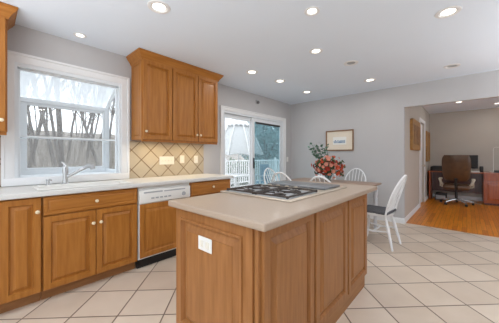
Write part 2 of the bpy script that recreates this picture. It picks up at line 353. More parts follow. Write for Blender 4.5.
# ------------------------------------------------------------ ceiling lights
def downlight(loc, label, on=True, power=None, sc=1):
    t = thing('recessed_ceiling_light', label, 'ceiling light', loc, 0, None)
    MB().lathe([(.052, -.001), (.062, -.003), (.066, -.008), (.07, -.009), (.088, -.006), (.092, -.001)], (0, 0, 0), 28, cap=False).build('trim_ring', M['trim'], t)
    MB().lathe([(.052, -.0012), (.03, -.0022), (.002, -.0025)], (0, 0, 0), 28, cap=False).build('lamp_face' if on else 'dark_baffle', M['bulb'] if on else M['dwgrey'], t)
    if on: area('lamp_light', (0, 0, -.014), (0, 0, 0), .11, .11, power or LAMP_W, (1, .97, .94), t, 'DISK')
    t.scale = (sc, sc, 1)
    return t
LG = [((-1.90, .97), 'large recessed ceiling light nearest the crown of the three-door wall cabinets'),
      ((-2.94, .649), 'smallest recessed ceiling light, close to the wall above the sink window'),
      ((-.982, 1.878), 'recessed ceiling light directly above the island near the top edge of the view'),
      ((-1.322, 2.625), 'recessed ceiling light in mid ceiling, next behind the one over the island'),
      ((-.121, 2.68), 'big bright recessed ceiling light at upper right, nearest the header'),
      ((-2.353, 2.645), 'recessed ceiling light just right of the wall cabinet crown'),
      ((-2.292, 3.274), 'middle recessed ceiling light of the row running toward the far corner'),
      ((-2.298, 4.189), 'recessed ceiling light nearest the corner beside the patio door'),
      ((-1.173, 4.22), 'recessed ceiling light close to the back wall above the framed picture side'),
      ((-.135, 7.316), 'recessed ceiling light inside the study above the desk chair'),
      ((.531, 8.1), 'recessed ceiling light inside the study at the right edge of view'),
      ((1.2, 1.0), 'unseen recessed light added behind the viewpoint, right'), ((.3, -.9), 'unseen recessed light added behind the viewpoint, middle'),  # from here on: lamps out of view, added to raise room brightness
      ((-1.8, -1.0), 'unseen recessed light added behind the viewpoint, left'), ((1.6, 3.4), 'unseen recessed light added out of view right of the island')]
for (x, y), l in LG: downlight((x, y, H), l, True, LAMP_W*(.9 if y > 7 else .03 if x < -2.9 else .6 if y < 1 else 1), {0: 1, 1: .62, 2: .72, 3: .85}.get(LG.index(((x, y), l)), 1))
downlight((-1.146, 3.278, H), 'unlit grey recessed fixture in the ceiling between two lit ones', False)
downlight((-.153, 4.324, H), 'unlit grey recessed fixture near the header of the study opening', False)
# ------------------------------------------------------------ cabinets
DP = [(0, 0), (0, .016), (.004, .02), (.046, .02), (.048, .016), (.052, .005), (.060, .005), (.082, .016), (.084, .0195)]
DRP = [(0, 0), (0, .016), (.004, .02), (.024, .02), (.028, .015), (.032, .015), (.042, .019)]
A, B_ = (0, 1, 0), (0, 0, 1)
def knob(x, y, z, parent): MB().lathe([(.006, 0), (.006, .012), (.013, .016), (.0155, .021), (.014, .027), (.006, .031), (.001, .0315)], (x, y, z), 16, 'x', cap=True).build('knob', M['knob'], parent)
def front(nm, x, y0, y1, z0, z1, parent, prof=DP, m='wood', kn=None):
    o = MB().panel((x, y0, z0), A, B_, y1-y0, z1-z0, prof).build(nm, M[m], parent, smooth=False)
    if kn: knob(x+.02, kn[0], kn[1], o)
    return o
FX = -2.56      # cabinet box face; doors stand 20 mm proud
def base(y0, y1, label, top=.874):
    t = thing('base_cabinet', label, 'cabinet')
    m = MB(); m.box(WX+.002, FX, y0, y1, .1, top)
    if top < .8: m.box(FX-.018, FX, y0, y1, top, .874)
    m.build('body', M['wood'], t); MB().box(WX+.002, FX-.06, y0+.0, y1, 0, .1).build('toe_kick', M['woodd'], t); return t
c0 = base(-.62, .055, 'honey maple base cabinet only just showing at the bottom left edge of view')
front('door', FX, -.6, -.285, .1, .865, c0, kn=(-.31, .75)); front('door', FX, -.275, .047, .1, .865, c0, kn=(.02, .75))
c1 = base(.059, .305, 'narrow single-door honey maple base cabinet left of the sink cabinet'); front('door', FX, .067, .30, .1, .862, c1, kn=(.276, .752))
c2 = base(.309, 1.068, 'wide honey maple sink cabinet with a long false drawer over two doors', .735)
front('false_drawer', FX, .315, 1.06, .712, .862, c2, DRP, 'woodh', (.687, .785)); front('door', FX, .315, .684, .1, .70, c2, kn=(.66, .585)); front('door', FX, .690, 1.06, .1, .70, c2, kn=(.722, .585))
c3 = base(1.705, 2.39, 'honey maple base cabinet with one drawer right of the dishwasher')
front('drawer', FX, 1.72, 2.385, .70, .862, c3, DRP, 'woodh', (2.06, .785)); front('door', FX, 1.72, 2.05, .1, .685, c3, kn=(2.02, .6)); front('door', FX, 2.057, 2.385, .1, .685, c3, kn=(2.09, .6))
# dishwasher
dw = thing('dishwasher', 'dishwasher with white control panel above a honey maple door', 'dishwasher')
MB().box(WX+.01, FX+.002, 1.074, 1.699, .1, .87).build('body', M['white'], dw)
MB().box(FX+.002, FX+.024, 1.078, 1.695, .115, .69, .002).build('door', M['white'], dw)
MB().panel((FX+.024, 1.081, .122), A, B_, .611, .566, [(0, 0), (0, .006), (.003, .008), (.05, .008), (.056, .002), (.062, .002), (.09, .008)]).build('wood_panel', M['wood'], dw, smooth=False)
cp = MB().box(FX+.002, FX+.036, 1.078, 1.695, .695, .835, .008, 2).build('control_panel', M['white'], dw)
MB().box(FX+.036, FX+.038, 1.12, 1.33, .80, .815).build('vent', M['dwgrey'], cp); MB().box(FX+.036, FX+.038, 1.35, 1.62, .80, .812).build('vent', M['dwgrey'], cp)
for i in range(5): MB().box(FX+.036, FX+.040, 1.20+i*.05, 1.235+i*.05, .735, .75, .001).build('button', M['dwgrey'], cp)
MB().lathe([(.024, 0), (.022, .012), (.004, .013)], (FX+.035, 1.60, .75), 20, 'x').build('dial', M['dwgrey'], cp)
MB().box(FX-.06, FX-.03, 1.078, 1.695, .0, .1).build('kick_plate', M['black'], dw)
# worktop with sink cut-out
mb = MB(); cx0, cx1 = WX+.002, -2.513; y0, y1 = -.62, 2.425; sx0, sx1, sy0, sy1 = -2.98+.08, -2.60, .30, 1.02
for a in ((cx0, sx0, y0, y1), (sx1, cx1-.012, y0, y1), (sx0, sx1, y0, sy0), (sx0, sx1, sy1, y1)): mb.box(a[0], a[1], a[2], a[3], .876, .914)
mb.box(cx1-.03, cx1, y0, y1, .872, .9145, .008, 3)
tag(mb.build('kitchen_worktop', M['ctop']), 'long white solid worktop running under the sink window over the base cabinets', 'worktop')
t = thing('sink', 'white sink set into the worktop below the window', 'sink')
mb = MB()
mb.box(sx0-.02, sx0+.012, sy0-.02, sy1+.02, .9145, .924, .004, 2); mb.box(sx1-.012, sx1+.02, sy0-.02, sy1+.02, .9145, .924, .004, 2)
mb.box(sx0+.012, sx1-.012, sy0-.02, sy0+.012, .9145, .924, .004, 2); mb.box(sx0+.012, sx1-.012, sy1-.012, sy1+.02, .9145, .924, .004, 2); mb.build('rim', M['white'], t)
mb = MB()
mb.panel((sx0+.004, sy0+.004, .918), (1, 0, 0), (0, 1, 0), sx1-sx0-.008, sy1-sy0-.008, [(0, 0), (.012, 0), (.014, -.012), (.03, -.16), (.05, -.175)])
mb.bm.faces.ensure_lookup_table(); bmesh.ops.delete(mb.bm, geom=[mb.bm.faces[0]], context='FACES_ONLY')
mb.build('basin', M['white'], t); MB().lathe([(.04, 0), (.038, .004), (.02, .002), (.002, .002)], (-2.75, .66, .743), 20).build('drain', M['chrome'], t)
# faucet
t = thing('kitchen_faucet', 'brushed single-lever pull-out faucet rising from the sink deck under the window', 'faucet', (-2.975, .535, .9145))
MB().lathe([(.03, 0), (.03, .008), (.024, .014), (.023, .10), (.026, .13), (.024, .17), (.014, .18), (.001, .182)], seg=20).build('body', M['chrome'], t)
MB().tube([(.0, .01, .075), (.03, .05, .10), (.075, .11, .143), (.11, .155, .172)], [.016, .015, .015, .016], 12).build('spout', M['chrome'], t)
MB().tube([(.10, .143, .168), (.125, .175, .185), (.14, .195, .176), (.145, .2, .15)], [.018, .024, .026, .022], 12).build('spray_head', M['dwgrey'], t)
MB().tube([(0, 0, .175), (-.005, -.01, .2), (-.01, -.03, .225)], [.012, .01, .008], 10).build('lever', M['chrome'], t)
t = thing('soap_dispenser', 'small brushed soap pump on the worktop left of the faucet', 'soap dispenser', (-2.975, .40, .9145))
MB().lathe([(.02, 0), (.02, .01), (.013, .014), (.012, .045), (.016, .05), (.016, .06), (.001, .062)], seg=16).build('pump_body', M['chrome'], t)
MB().tube([(0, 0, .055), (.02, .01, .06), (.045, .02, .052)], .006, 8).build('nozzle', M['chrome'], t)
# backsplash, outlets
struct(MB().box(WX, WX+.008, 1.21, 2.36, .9155, 1.388).build('trim_backsplash_right', M['splash'], smooth=False))
struct(MB().box(WX, WX+.008, -.62, .092, .9155, 1.388).build('trim_backsplash_left', M['splash'], smooth=False))
def plate(name, label, cat, x, y, z, w_, h_, n, toggles, m='cream', normal='x', rot=0):
    t = thing(name, label, cat, (x, y, z), rot)
    MB().box(0, .006, -w_/2, w_/2, -h_/2, h_/2, .003).build('cover_plate', M[m], t)
    for i in range(n):
        yy = (i-(n-1)/2)*.046
        if toggles: MB().box(.006, .015, yy-.005, yy+.005, -.01, .012, .001).build('toggle', M[m], t)
        else:
            for zz in (-.02, .02): MB().box(.006, .0085, yy-.014, yy+.014, zz-.013, zz+.013, .003, 2).build('socket', M['white'], t)
    return t
plate('light_switch', 'wide cream four-gang switch plate on the tan backsplash', 'light switch', WX+.008, 1.72, 1.135, .225, .115, 4, True)
plate('wall_outlet', 'cream outlet plate on the backsplash beside the wide switch plate', 'outlet', WX+.008, 1.965, 1.15, .075, .115, 1, False)
plate('wall_outlet', 'cream outlet plate on the backsplash nearest the patio door', 'outlet', WX+.008, 2.21, 1.145, .075, .115, 1, False)
plate('light_switch', 'white switch plate on the grey wall between patio door and corner', 'light switch', WX, 4.80, 1.12, .075, .115, 1, True, 'white')
t = thing('security_sensor', 'small grey motion sensor on the wall above the patio door', 'sensor', (WX, 3.68, 2.29))
MB().box(0, .02, -.03, .03, -.04, .04, .005, 2).build('bracket', M['dwgrey'], t); MB().ico((.035, .01, -.01), .032, 2).build('sensor_eye', M['slab'], t)
# wall cabinets
CR = [(0, -.10), (.012, -.10), (.014, -.085), (.02, -.078), (.03, -.06), (.05, -.035), (.056, -.028), (.056, -.02), (.064, -.016), (.066, 0), (0, 0)]
def upper(y0, y1, label, doors, left_panel, right_panel):
    t = thing('wall_cabinet', label, 'cabinet'); zt = 2.36
    MB().box(WX+.002, -2.842, y0, y1, 1.40, zt).build('body', M['wood'], t)
    MB().box(-2.862, -2.842, y0, y1, 1.372, 1.40).build('light_rail', M['wood'], t)
    for a, b, k in doors: front('door', -2.841, a, b, 1.40, 2.345, t, kn=(k, 1.492))
    sp = [(0, 0), (0, .004), (.002, .005), (.045, .005), (.05, -.001), (.07, .003)]
    if left_panel: MB().panel((WX+.01, y0, 1.40), (1, 0, 0), B_, .295, .955, sp).build('end_panel', M['wood'], t, smooth=False)
    if right_panel: MB().panel((-2.845, y1, 1.40), (-1, 0, 0), B_, .295, .955, sp).build('end_panel', M['wood'], t, smooth=False)
    MB().sweep([(WX+.002, y1), (-2.835, y1), (-2.835, y0), (WX+.002, y0)][::-1], [(o, H-.004+z) for o, z in CR]).build('crown', M['woodh'], t)
    MB().box(WX+.01, -2.845, y0+.005, y1-.005, zt, H-.006).build('crown_core', M['wood'], t)
    return t
# sweep runs right-hand side out
upper(1.240, 2.392, 'three-door honey maple wall cabinet with crown moulding right of the window', [(1.246, 1.622, 1.275), (1.634, 2.022, 1.995), (2.032, 2.386, 2.055)], True, True)
upper(-.62, .116, 'honey maple wall cabinet cut by the left edge of view, left of the window', [(-.614, -.25, -.28), (-.242, .110, .085)], False, True)
for y0, y1, n, l in ((1.30, 1.66, 1, 'left'), (1.80, 2.30, 1, 'right')):
    t = thing('under_cabinet_light', 'slim lit strip under the three-door wall cabinet, '+l+' one', 'light', (-2.93, (y0+y1)/2, 1.385))
    MB().box(-.03, .03, -(y1-y0)/2, (y1-y0)/2, 0, .0145, .003).build('housing', M['white'], t)
    MB().box(-.02, .02, -(y1-y0)/2+.01, (y1-y0)/2-.01, -.002, -.0005).build('diffuser', M['strip'], t)
    area('strip_light', (0, 0, -.006), (0, 0, 0), .04, (y1-y0)-.02, 1.3, (1, .80, .50), t)
# ------------------------------------------------------------ island
t = thing('kitchen_island', 'maple kitchen island with raised panels and overhanging beige top', 'island')
IX0, IX1, IY0, IY1 = -1.388, -.71, .84, 2.40
MB().box(IX0, IX1, IY0, IY1, .10, .876).build('body', M['woodi'], t)
MB().box(IX0+.03, IX1+.012, IY0+.05, IY1-.055, .0, .10).build('toe_kick', M['woodd'], t)
MB().box(IX1-.02, IX1+.004, IY0-.005, IY0+.03, .0, .876, .003).build('corner_post', M['woodi'], t)
EP = [(0, 0), (0, .014), (.004, .018), (.04, .018), (.046, .012), (.052, .011), (.058, .016), (.066, .016), (.075, .010), (.08, .010), (.10, .014)]
# outer stiles and rail on the end, then the raised panel
MB().panel((IX0, IY0, .10), (1, 0, 0), B_, IX1-IX0-.022, .776, [(0, 0), (0, .014), (.002, .016), (.060, .016), (.063, .026), (.072, .028), (.080, .012), (.084, .003), (.092, .003), (.128, .018), (.130, .022)]).build('end_panel', M['woodi'], t, smooth=False)
for a, b in ((.858, 1.352), (1.376, 1.906), (1.930, 2.392)):
    MB().panel((IX1, a, .10), A, B_, b-a, .762, [(0, 0), (0, .016), (.004, .02), (.050, .02), (.052, .016), (.058, .001), (.066, .001), (.098, .0175), (.100, .0215)]).build('side_panel', M['woodi'], t, smooth=False)
mb = MB(); mb.box(-1.42, -.625, .783, 2.487, .876, .914, .010, 4); o = mb.build('worktop', M['cisl'], t)
o = plate('wall_outlet', 'white double outlet plate on the near end of the island', 'outlet', -1.073, IY0-.0225, .709, .12, .078, 1, False, 'white', rot=-PI/2)
# turned sockets side by side on the horizontal plate
for ch in list(o.children):
    if ch.name.startswith('socket'): bpy.data.objects.remove(ch)
for yy in (-.026, .026): MB().box(.006, .0085, yy-.014, yy+.014, -.018, .018, .003, 2).build('socket', M['cream'], o)
# cooktop
t = thing('gas_cooktop', 'steel gas cooktop with black grates let into the island top', 'cooktop', (-1.115, 1.70, .9145))
MB().box(-.325, .325, -.46, .46, 0, .010, .005, 2).build('surround', M['steel'], t)
MB().box(-.29, .29, -.43, -.02, .010, .013, .001).build('burner_tray', M['dwgrey'], t)
for gx, gy in ((-.145, -.325), (.145, -.325), (-.145, -.125), (.145, -.125)):
    b = MB().lathe([(.05, .012), (.05, .016), (.036, .017), (.036, .021), (.03, .023), (.002, .023)], (gx, gy, 0), 20).build('burner', M['iron'], t)
for gx in (-.145, .145):
    m = MB(); x0, x1, ya, yb = gx-.138, gx+.138, -.425, -.025
    for q in ((x0, x1, ya, ya+.012), (x0, x1, yb-.012, yb), (x0, x0+.012, ya, yb), (x1-.012, x1, ya, yb), (x0, x1, -.230, -.220)): m.box(q[0], q[1], q[2], q[3], .018, .029, .002)
    for gy in (-.325, -.125):
        for k in range(4):
            a = k*PI/2+PI/4; m.tube([(gx+.03*math.cos(a), gy+.03*math.sin(a), .029), (gx+.09*math.cos(a), gy+.075*math.sin(a), .031), (gx+.13*math.cos(a), gy+.094*math.sin(a), .025)], .005, 5)
    for px_, py_ in ((x0+.006, ya+.006), (x1-.006, ya+.006), (x0+.006, yb-.006), (x1-.006, yb-.006)): m.box(px_-.007, px_+.007, py_-.007, py_+.007, .010, .03)
    m.build('grate', M['iron'], t)
for i in range(4): MB().lathe([(.017, .010), (.016, .028), (.004, .029)], (-.21+i*.09, .035, 0), 16).build('control_knob', M['steel'], t)
MB().box(-.30, .28,   .115, .42, .010, .028, .006, 2).build('griddle_cover', M['slab'], t)
# ------------------------------------------------------------ dining table, chairs, flowers
t = thing('dining_table', 'dining table with oak top and pale painted legs beyond the island', 'table', (-1.77, 3.86, 0))
TX, TY = .72, .56
MB().box(-TX, TX, -TY, TY, .725, .755, .008, 3).build('tabletop', M['ttop'], t)
mb = MB(); mb.box(-TX+.05, TX-.05, -TY+.05, -TY+.07, .635, .725); mb.box(-TX+.05, TX-.05, TY-.07, TY-.05, .635, .725); mb.box(-TX+.05, -TX+.07, -TY+.07, TY-.07, .635, .725); mb.box(TX-.07, TX-.05, -TY+.07, TY-.07, .635, .725); mb.build('apron', M['tpaint'], t)
for sx in (-1, 1):
    for sy in (-1, 1):
        x, y = sx*(TX-.075), sy*(TY-.075)
        m = MB(); m.box(x-.035, x+.035, y-.035, y+.035, .60, .725, .003); m.lathe([(.022, 0), (.026, .03), (.03, .3), (.034, .5), (.026, .53), (.036, .56), (.034, .60)], (x, y, 0), 16); m.build('leg', M['tpaint'], t)
def make_chair(label, loc, rz, group):
    """bow-back chair; front faces local +x"""
    t = thing('dining_chair', label, 'chair', loc, rz, group)
    m = MB(); n = 24; top = []; bot = []
    for k in range(n):
        a = 2*PI*k/n; ca, sa = math.cos(a), math.sin(a); r = 1/max(abs(ca)**2.6+abs(sa)**2.6, .001)**(1/2.6)
        wx, wy = .21*r*ca, (.215 if ca > 0 else .195)*r*sa
        top.append(m.bm.verts.new((wx, wy, .448))); bot.append(m.bm.verts.new((wx*.93, wy*.93, .412)))
    ins = [m.bm.verts.new((v.co.x*.85, v.co.y*.85, .438)) for v in top]
    m.bm.faces.new(ins); m.bm.faces.new(bot[::-1])
    for k in range(n):
        j = (k+1) % n; m.bm.faces.new((top[k], top[j], ins[j], ins[k])); m.bm.faces.new((bot[k], bot[j], top[j], top[k]))
    m.build('seat', M['chair'], t)
    for fx, fy, gx, gy in ((.14, .14, .20, .19), (.14, -.14, .20, -.19), (-.14, .12, -.24, .18), (-.14, -.12, -.24, -.18)):
        P = [Vector((fx, fy, .42)), Vector((gx, gy, 0))]; m = MB()
        m.tube([P[0].lerp(P[1], q) for q in (0, .15, .4, .55, .6, .65, 1)], [.013, .016, .021, .019, .014, .019, .012], 12); m.build('leg', M['chair'], t)
    m = MB()
    for s_ in (-1, 1): m.tube([(.17, s_*.163, .22), (0, s_*.16, .2), (-.19, s_*.148, .22)], [.009, .014, .009], 10)
    m.tube([(0, -.16, .2), (0, 0, .2), (0, .16, .2)], [.009, .014, .009], 10); m.build('stretcher', M['chair'], t)
    bow = lambda q: Vector((-.17-.17*math.sin(q)**1.0*1, -.225*math.cos(q)*(1 if abs(math.cos(q)) < .8 else 1-.35*(abs(math.cos(q))-.8)), .445+.505*math.sin(q)**.75 if math.sin(q) > 0 else .445))
    MB().tube([bow(PI*k/28) for k in range(29)], .0115, 10).build('back_bow', M['chair'], t)
    for i in range(7):
        y = (i-3)*.048; yt = (i-3)*.060; q = math.acos(max(-1, min(1, -yt/.225))); e = bow(q)
        MB().tube([(-.165, y, .44), (-.165-.05, (y+e.y)/2, (.44+e.z)/2-.02), e], [.006, .007, .005], 8).build('spindle', M['chair'], t)
    return t
G = 'white bow-back dining chairs'
ch = make_chair('white bow-back dining chair at the near right, seen whole from the side with its legs', (-.92, 3.63, 0), PI-.07, G)
dup(ch, (-1.60, 4.55, 0), -PI/2, 'white bow-back dining chair against the back wall under the framed picture')
dup(ch, (-2.18, 4.55, 0), -PI/2, 'white bow-back dining chair against the back wall, half behind the flowers')
dup(ch, (-1.33, 3.06, 0), PI/2, 'white bow-back dining chair peeking low over the island just left of the flowers')
dup(ch, (-2.08, 3.28, 0), PI/2+.05, 'white bow-back dining chair with its wide arch in front of the patio door edge')
dup(ch, (-2.62, 3.78, 0), -.1, 'white bow-back dining chair seen edge-on at the left end of the table')
o = MB().box(-.19, .19, -.2, .2, .0, .035, .016, 3).build('seat_cushion', M['cushion'], None, (-.92, 3.63, .4395)); o.rotation_euler = (0, 0, -.07)
tag(o, 'dark grey woven cushion on the seat of the near right dining chair', 'cushion')
rnd = random.Random(5)
t = thing('flower_arrangement', 'coral and orange flower bouquet in a clear vase on the dining table', 'flowers', (-1.79, 4.02, .7555))
MB().lathe([(.045, 0), (.05, .01), (.03, .03), (.05, .07), (.075, .12), (.08, .15), (.075, .15), (.045, .07), (.02, .04), (.002, .035)], (0, 0, 0), 20, cap=False).build('vase', M['vase'], t)
stm = MB(); heads = []
for i in range(74):
    a = i*2.39996; q = (i+.5)/74; el = math.acos(1-1.7*q); Rr = rnd.uniform(.7, 1.08)
    heads.append(Vector((.27*Rr*math.sin(el)*math.cos(a), .27*Rr*math.sin(el)*math.sin(a),   .235+.20*Rr*math.cos(el))))
for h_ in heads[::2]: stm.tube([(0, 0, .05), (h_.x*.2, h_.y*.2, .2), h_*.95], .0025, 4)
stm.build('stems', M['stem'], t)
def bloom(c, r, m, rot):
    b = MB()
    for ring, (cnt, up, rr) in enumerate(((6, .25, 1), (5, .6, .75), (3, .95, .45))):
        for k in range(cnt):
            a = rot+2*PI*k/cnt+ring*.5; dx, dy = math.cos(a), math.sin(a); px_, py_ = -dy, dx; L_ = r*rr; wv = r*rr*.55
            p = [(0, 0, 0), (dx*L_*.6+px_*wv, dy*L_*.6+py_*wv, up*L_*.5), (dx*L_*1.05, dy*L_*1.05, up*L_), (dx*L_*.6-px_*wv, dy*L_*.6-py_*wv, up*L_*.5)]
            b.quad(*p)
    b.ico((0, 0, r*.25), r*.28, 1)
    o = b.build('flower', m, t); o.location = c; d_ = (Vector(c)-Vector((0, 0, .3))); o.rotation_euler = d_.to_track_quat('Z', 'Y').to_euler(); return o
for i, h_ in enumerate(heads): bloom(h_, rnd.uniform(.028, .046), (M['coral'], M['red'], M['peach'], M['coral'])[rnd.randrange(4)], rnd.random()*6)
def sprig(c, dirv, n, m, ls=.03):
    b = MB(); c = Vector(c); dirv = Vector(dirv).normalized(); p0 = Vector((0, 0, .2)); b.tube([p0, c], .003, 4); L_ = (c-p0).length
    for k in range(n):
        p = c-(c-p0)*(k/n*.5); sd_ = Vector((rnd.uniform(-1, 1), rnd.uniform(-1, 1), rnd.uniform(-.4, .8))).normalized()*ls; w_ = sd_.cross((c-p0).normalized()).normalized()*ls*.45
        b.quad(p, p+sd_*.5+w_, p+sd_*1.1, p+sd_*.5-w_)
    return b.build('leaf_sprig', m, t, smooth=False)
for c in ((-.20, -.17, .56), (-.10, -.08, .66), (-.17, -.13, .63), (-.24, -.17, .66), (-.03, 0, .62), (-.22, -.14, .50), (-.12, -.16, .60), (-.26, -.2, .60), (-.02, -.1, .58)): sprig(c, c, 14, M['eucal'], .055)
for i in range(22):
    a = rnd.random()*6.3; sprig((.24*math.cos(a), .24*math.sin(a), rnd.uniform(.1, .42)), (0, 0, 1), 9, M['dleaf'], .05)
# framed picture on the back wall
t = thing('framed_picture', 'bronze-framed blue watercolour on cream mat, hung on the back wall', 'picture', (-1.97, BY, 1.52))
W2, H2 = .29, .215
m = MB()
for a in ((-W2, W2, H2-.025, H2), (-W2, W2, -H2, -H2+.025), (-W2, -W2+.025, -H2+.025, H2-.025), (W2-.025, W2, -H2+.025, H2-.025)): m.box(a[0], a[1], -.028, -.002, a[2], a[3], .003)
m.build('frame', M['gold'], t); MB().box(-W2+.02, W2-.02, -.012, -.004, -H2+.02, H2-.02).build('mat_board', M['matb'], t)
pc = MB().box(-.135, .145, -.014, -.012, -.085, .075).build('painting', M['white'], t)
m = MB()
for k in range(9):
    u = -.11+k*.027; hh = .012+.018*abs(math.sin(k*1.7)); m.box(u-.012, u+.013, -.0152, -.014, -.03-hh*.4, -.02+hh)
m.box(-.11, .12, -.0152, -.014, -.05, -.032); m.build('brush_marks', M['tsea'], pc, smooth=False)
# study: art on side wall
t = thing('carved_wall_panel', 'wide amber wooden panel with rounded top corners on the study side wall', 'wall art', (-.822, 6.08, 1.63))
m = MB(); pts = []
for cy_, cz_, a0 in ((.44, .22, 0), (-.44, .22, PI/2), (-.47, -.25, PI), (.47, -.25, 3*PI/2)):
    r_ = .09 if cz_ > 0 else .06
    for k in range(6): a = a0+k*PI/10; pts.append((cy_+r_*math.cos(a), cz_+r_*math.sin(a)))
f = m.bm.faces.new([m.bm.verts.new((.0, p[0], p[1])) for p in pts]); e = bmesh.ops.extrude_face_region(m.bm, geom=[f])
for v in e['geom']:
    if isinstance(v, bmesh.types.BMVert): v.co.x += .045
m.build('panel', M['goldw'], t)
m = MB(); [m.tube([(.046, -.38+.19*k, -.2), (.05, -.38+.19*k+.04, 0), (.046, -.38+.19*k, .2)], .01, 6) for k in range(5)]; m.build('carving', M['gold'], t)
t = thing('framed_picture', 'narrow amber framed picture beyond the white door in the study', 'picture', (-.822, 8.32, 1.46))
m = MB()
for a in ((-.38, .38, .36, .41), (-.38, .38, -.41, -.36), (-.38, -.33, -.36, .36), (.33, .38, -.36, .36)): m.box(0, .03, a[0], a[1], a[2], a[3], .003)
m.build('frame', M['goldw'], t); MB().box(.0, .015, -.33, .33, -.36, .36).build('print', M['goldw'], t)
# ------------------------------------------------------------ study desk
t = thing('office_desk', 'long reddish cherry desk along the far wall of the study', 'desk', (0, 8.5, 0))
MB().box(-.80, 1.7, -.30, .33, .76, .79, .004).build('desktop', M['cherry'], t)
MB().box(-.78, -.745, -.27, .31, .003, .76).build('side_panel', M['cherry'], t)
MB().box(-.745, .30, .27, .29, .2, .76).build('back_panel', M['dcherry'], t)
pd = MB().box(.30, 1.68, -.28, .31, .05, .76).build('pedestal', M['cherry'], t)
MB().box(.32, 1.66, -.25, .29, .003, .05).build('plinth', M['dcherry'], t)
for x0_, x1_ in ((.31, .98), (.99, 1.67)):
    d1 = MB().box(x0_, x1_, -.30, -.281, .60, .745, .004).build('drawer', M['cherry'], t); MB().tube([(x0_+.28, -.30, .67), (x0_+.28, -.32, .67), (x0_+.40, -.32, .67), (x0_+.40, -.30, .67)], .006, 6).build('handle', M['gold'], d1)
    MB().panel((x0_, -.281, .07), (1, 0, 0), B_, x1_-x0_, .52, [(0, 0), (0, .016), (.06, .019), (.065, .012), (.1, .016)]).build('cabinet_door', M['cherry'], t, smooth=False)
t = thing('printer', 'low black printer on the left end of the study desk', 'printer', (-.55, 8.46, .7905))
MB().box(-.2, .2, -.18, .16, 0, .12, .012, 2).build('body', M['black'], t); MB().box(-.15, .15, -.23, -.18, .02, .035, .003).build('paper_tray', M['darkm'], t); MB().box(-.16, .16, -.1, .12, .12, .135, .005).build('lid', M['darkm'], t)
t = thing('computer_monitor', 'grey-black monitor on the study desk behind the brown chair', 'monitor', (.03, 8.6, .7905), -.25)
MB().box(-.19, .19, -.02, .02, .08, .43, .006).build('casing', M['darkm'], t); MB().box(-.175, .175, -.024, -.02, .10, .415).build('screen', mat('dark_screen', (70, 72, 74), .2, var=.05), t)
MB().box(-.03, .03, 0, .04, .01, .2, .004).build('neck', M['darkm'], t); MB().box(-.12, .12, -.08, .1, 0, .012, .004).build('foot', M['darkm'], t)
t = thing('laptop', 'low dark laptop lying on the right part of the study desk', 'laptop', (.72, 8.42, .7905))
MB().box(-.22, .22, -.15, .15, .0, .025, .005).build('base', M['darkm'], t); MB().box(-.22, .22, -.13, .15, .026, .05, .005).build('lid', M['black'], t)
t = thing('desk_lamp', 'thin pale arm lamp at the right end of the study desk', 'lamp', (.50, 8.70, .7905))
MB().lathe([(.07, 0), (.07, .012), (.01, .02)], seg=20).build('base', M['white'], t); MB().tube([(0, 0, .01), (0, 0, .60), (.02, 0, .63), (.20, 0, .63)], .008, 8).build('arm', M['white'], t)
MB().box(.12, .36, -.03, .03, .615, .635, .004).build('lamp_head', M['white'], t)
t = thing('desktop_speaker', 'small black speaker on the study desk right of the monitor', 'speaker', (.27, 8.40, .7905))
MB().box(-.035, .035, -.035, .035, 0, .15, .01, 2).build('body', M['black'], t); MB().lathe([(.022, 0), (.018, -.004), (.002, -.003)], (0, -.035, .1), 16, 'y').build('cone', M['darkm'], t)
o = MB().box(-.105, .105, -.14, .14, 0, .02).build('paper_stack', M['white'], None, (.13, 8.33, .7905), smooth=False); tag(o, 'small stack of white papers on the desk beside the brown chair', 'paper')
t = thing('computer_tower', 'dark computer tower lying low under the left part of the desk', 'computer', (-.53, 8.5, .0025))
MB().box(-.12, .12, -.2, .2, 0, .16, .006).build('case', M['darkm'], t); MB().box(-.10, .10, -.206, -.2, .03, .13, .002).build('front_panel', M['dwgrey'], t)
rr = random.Random(9); m = MB(); p = Vector((-.40, 8.42, .016)); pts = [p.copy()]
for k in range(30): p = p+Vector((.022, rr.uniform(-.05, .05), 0)); p.z = .016+rr.random()*.012; pts.append(p.copy())
tag(m.tube(pts, .006, 6).build('power_cord', M['white']), 'white power cord lying under the study desk', 'cord')
# office chair
t = thing('office_chair', 'brown leather swivel office chair with silver star base at the desk', 'office chair', (-.195, 7.84, .002), 0)
m = MB(); nx, nz = 10, 10; F = []
for side in (0, 1):
    g = []
    for j in range(nz+1):
        row = []
        for i in range(nx+1):
            u = i/nx*2-1; v = j/nz; hw = .255-.03*(2*v-1)**4+.02*v; edge = (1-abs(u)**4)*(1-abs(2*v-1)**4)
            th = .02+.03*edge; y = -.02-.10*v-.05*math.cos(v*PI)*.0+.05*u*u*(-1)*-1
            row.append(m.bm.verts.new((u*hw*(1-.10*abs(2*v-1)**6), -.20-.13*v+.06*u*u+(th if side else -th), .60+.62*v)))
        g.append(row)
    F.append(g)
for s_ in (0, 1):
    for j in range(nz):
        for i in range(nx): m.bm.faces.new((F[s_][j][i], F[s_][j][i+1], F[s_][j+1][i+1], F[s_][j+1][i]))
per = [(0, i) for i in range(nx)]+[(j, nx) for j in range(nz)]+[(nz, i) for i in range(nx, 0, -1)]+[(j, 0) for j in range(nz, 0, -1)]
for k in range(len(per)):
    a, b = per[k], per[(k+1) % len(per)]; m.bm.faces.new((F[0][a[0]][a[1]], F[0][b[0]][b[1]], F[1][b[0]][b[1]], F[1][a[0]][a[1]]))
m.build('backrest', M['leather'], t, ang=60)
MB().box(-.25, .25, -.24, .28, .38, .50, .04, 4).build('seat', M['leather'], t, ang=60)
MB().tube([(0, -.16, .36), (0, -.25, .42), (0, -.27, .66)], [.03, .028, .03], 8).build('back_bracket', M['black'], t)
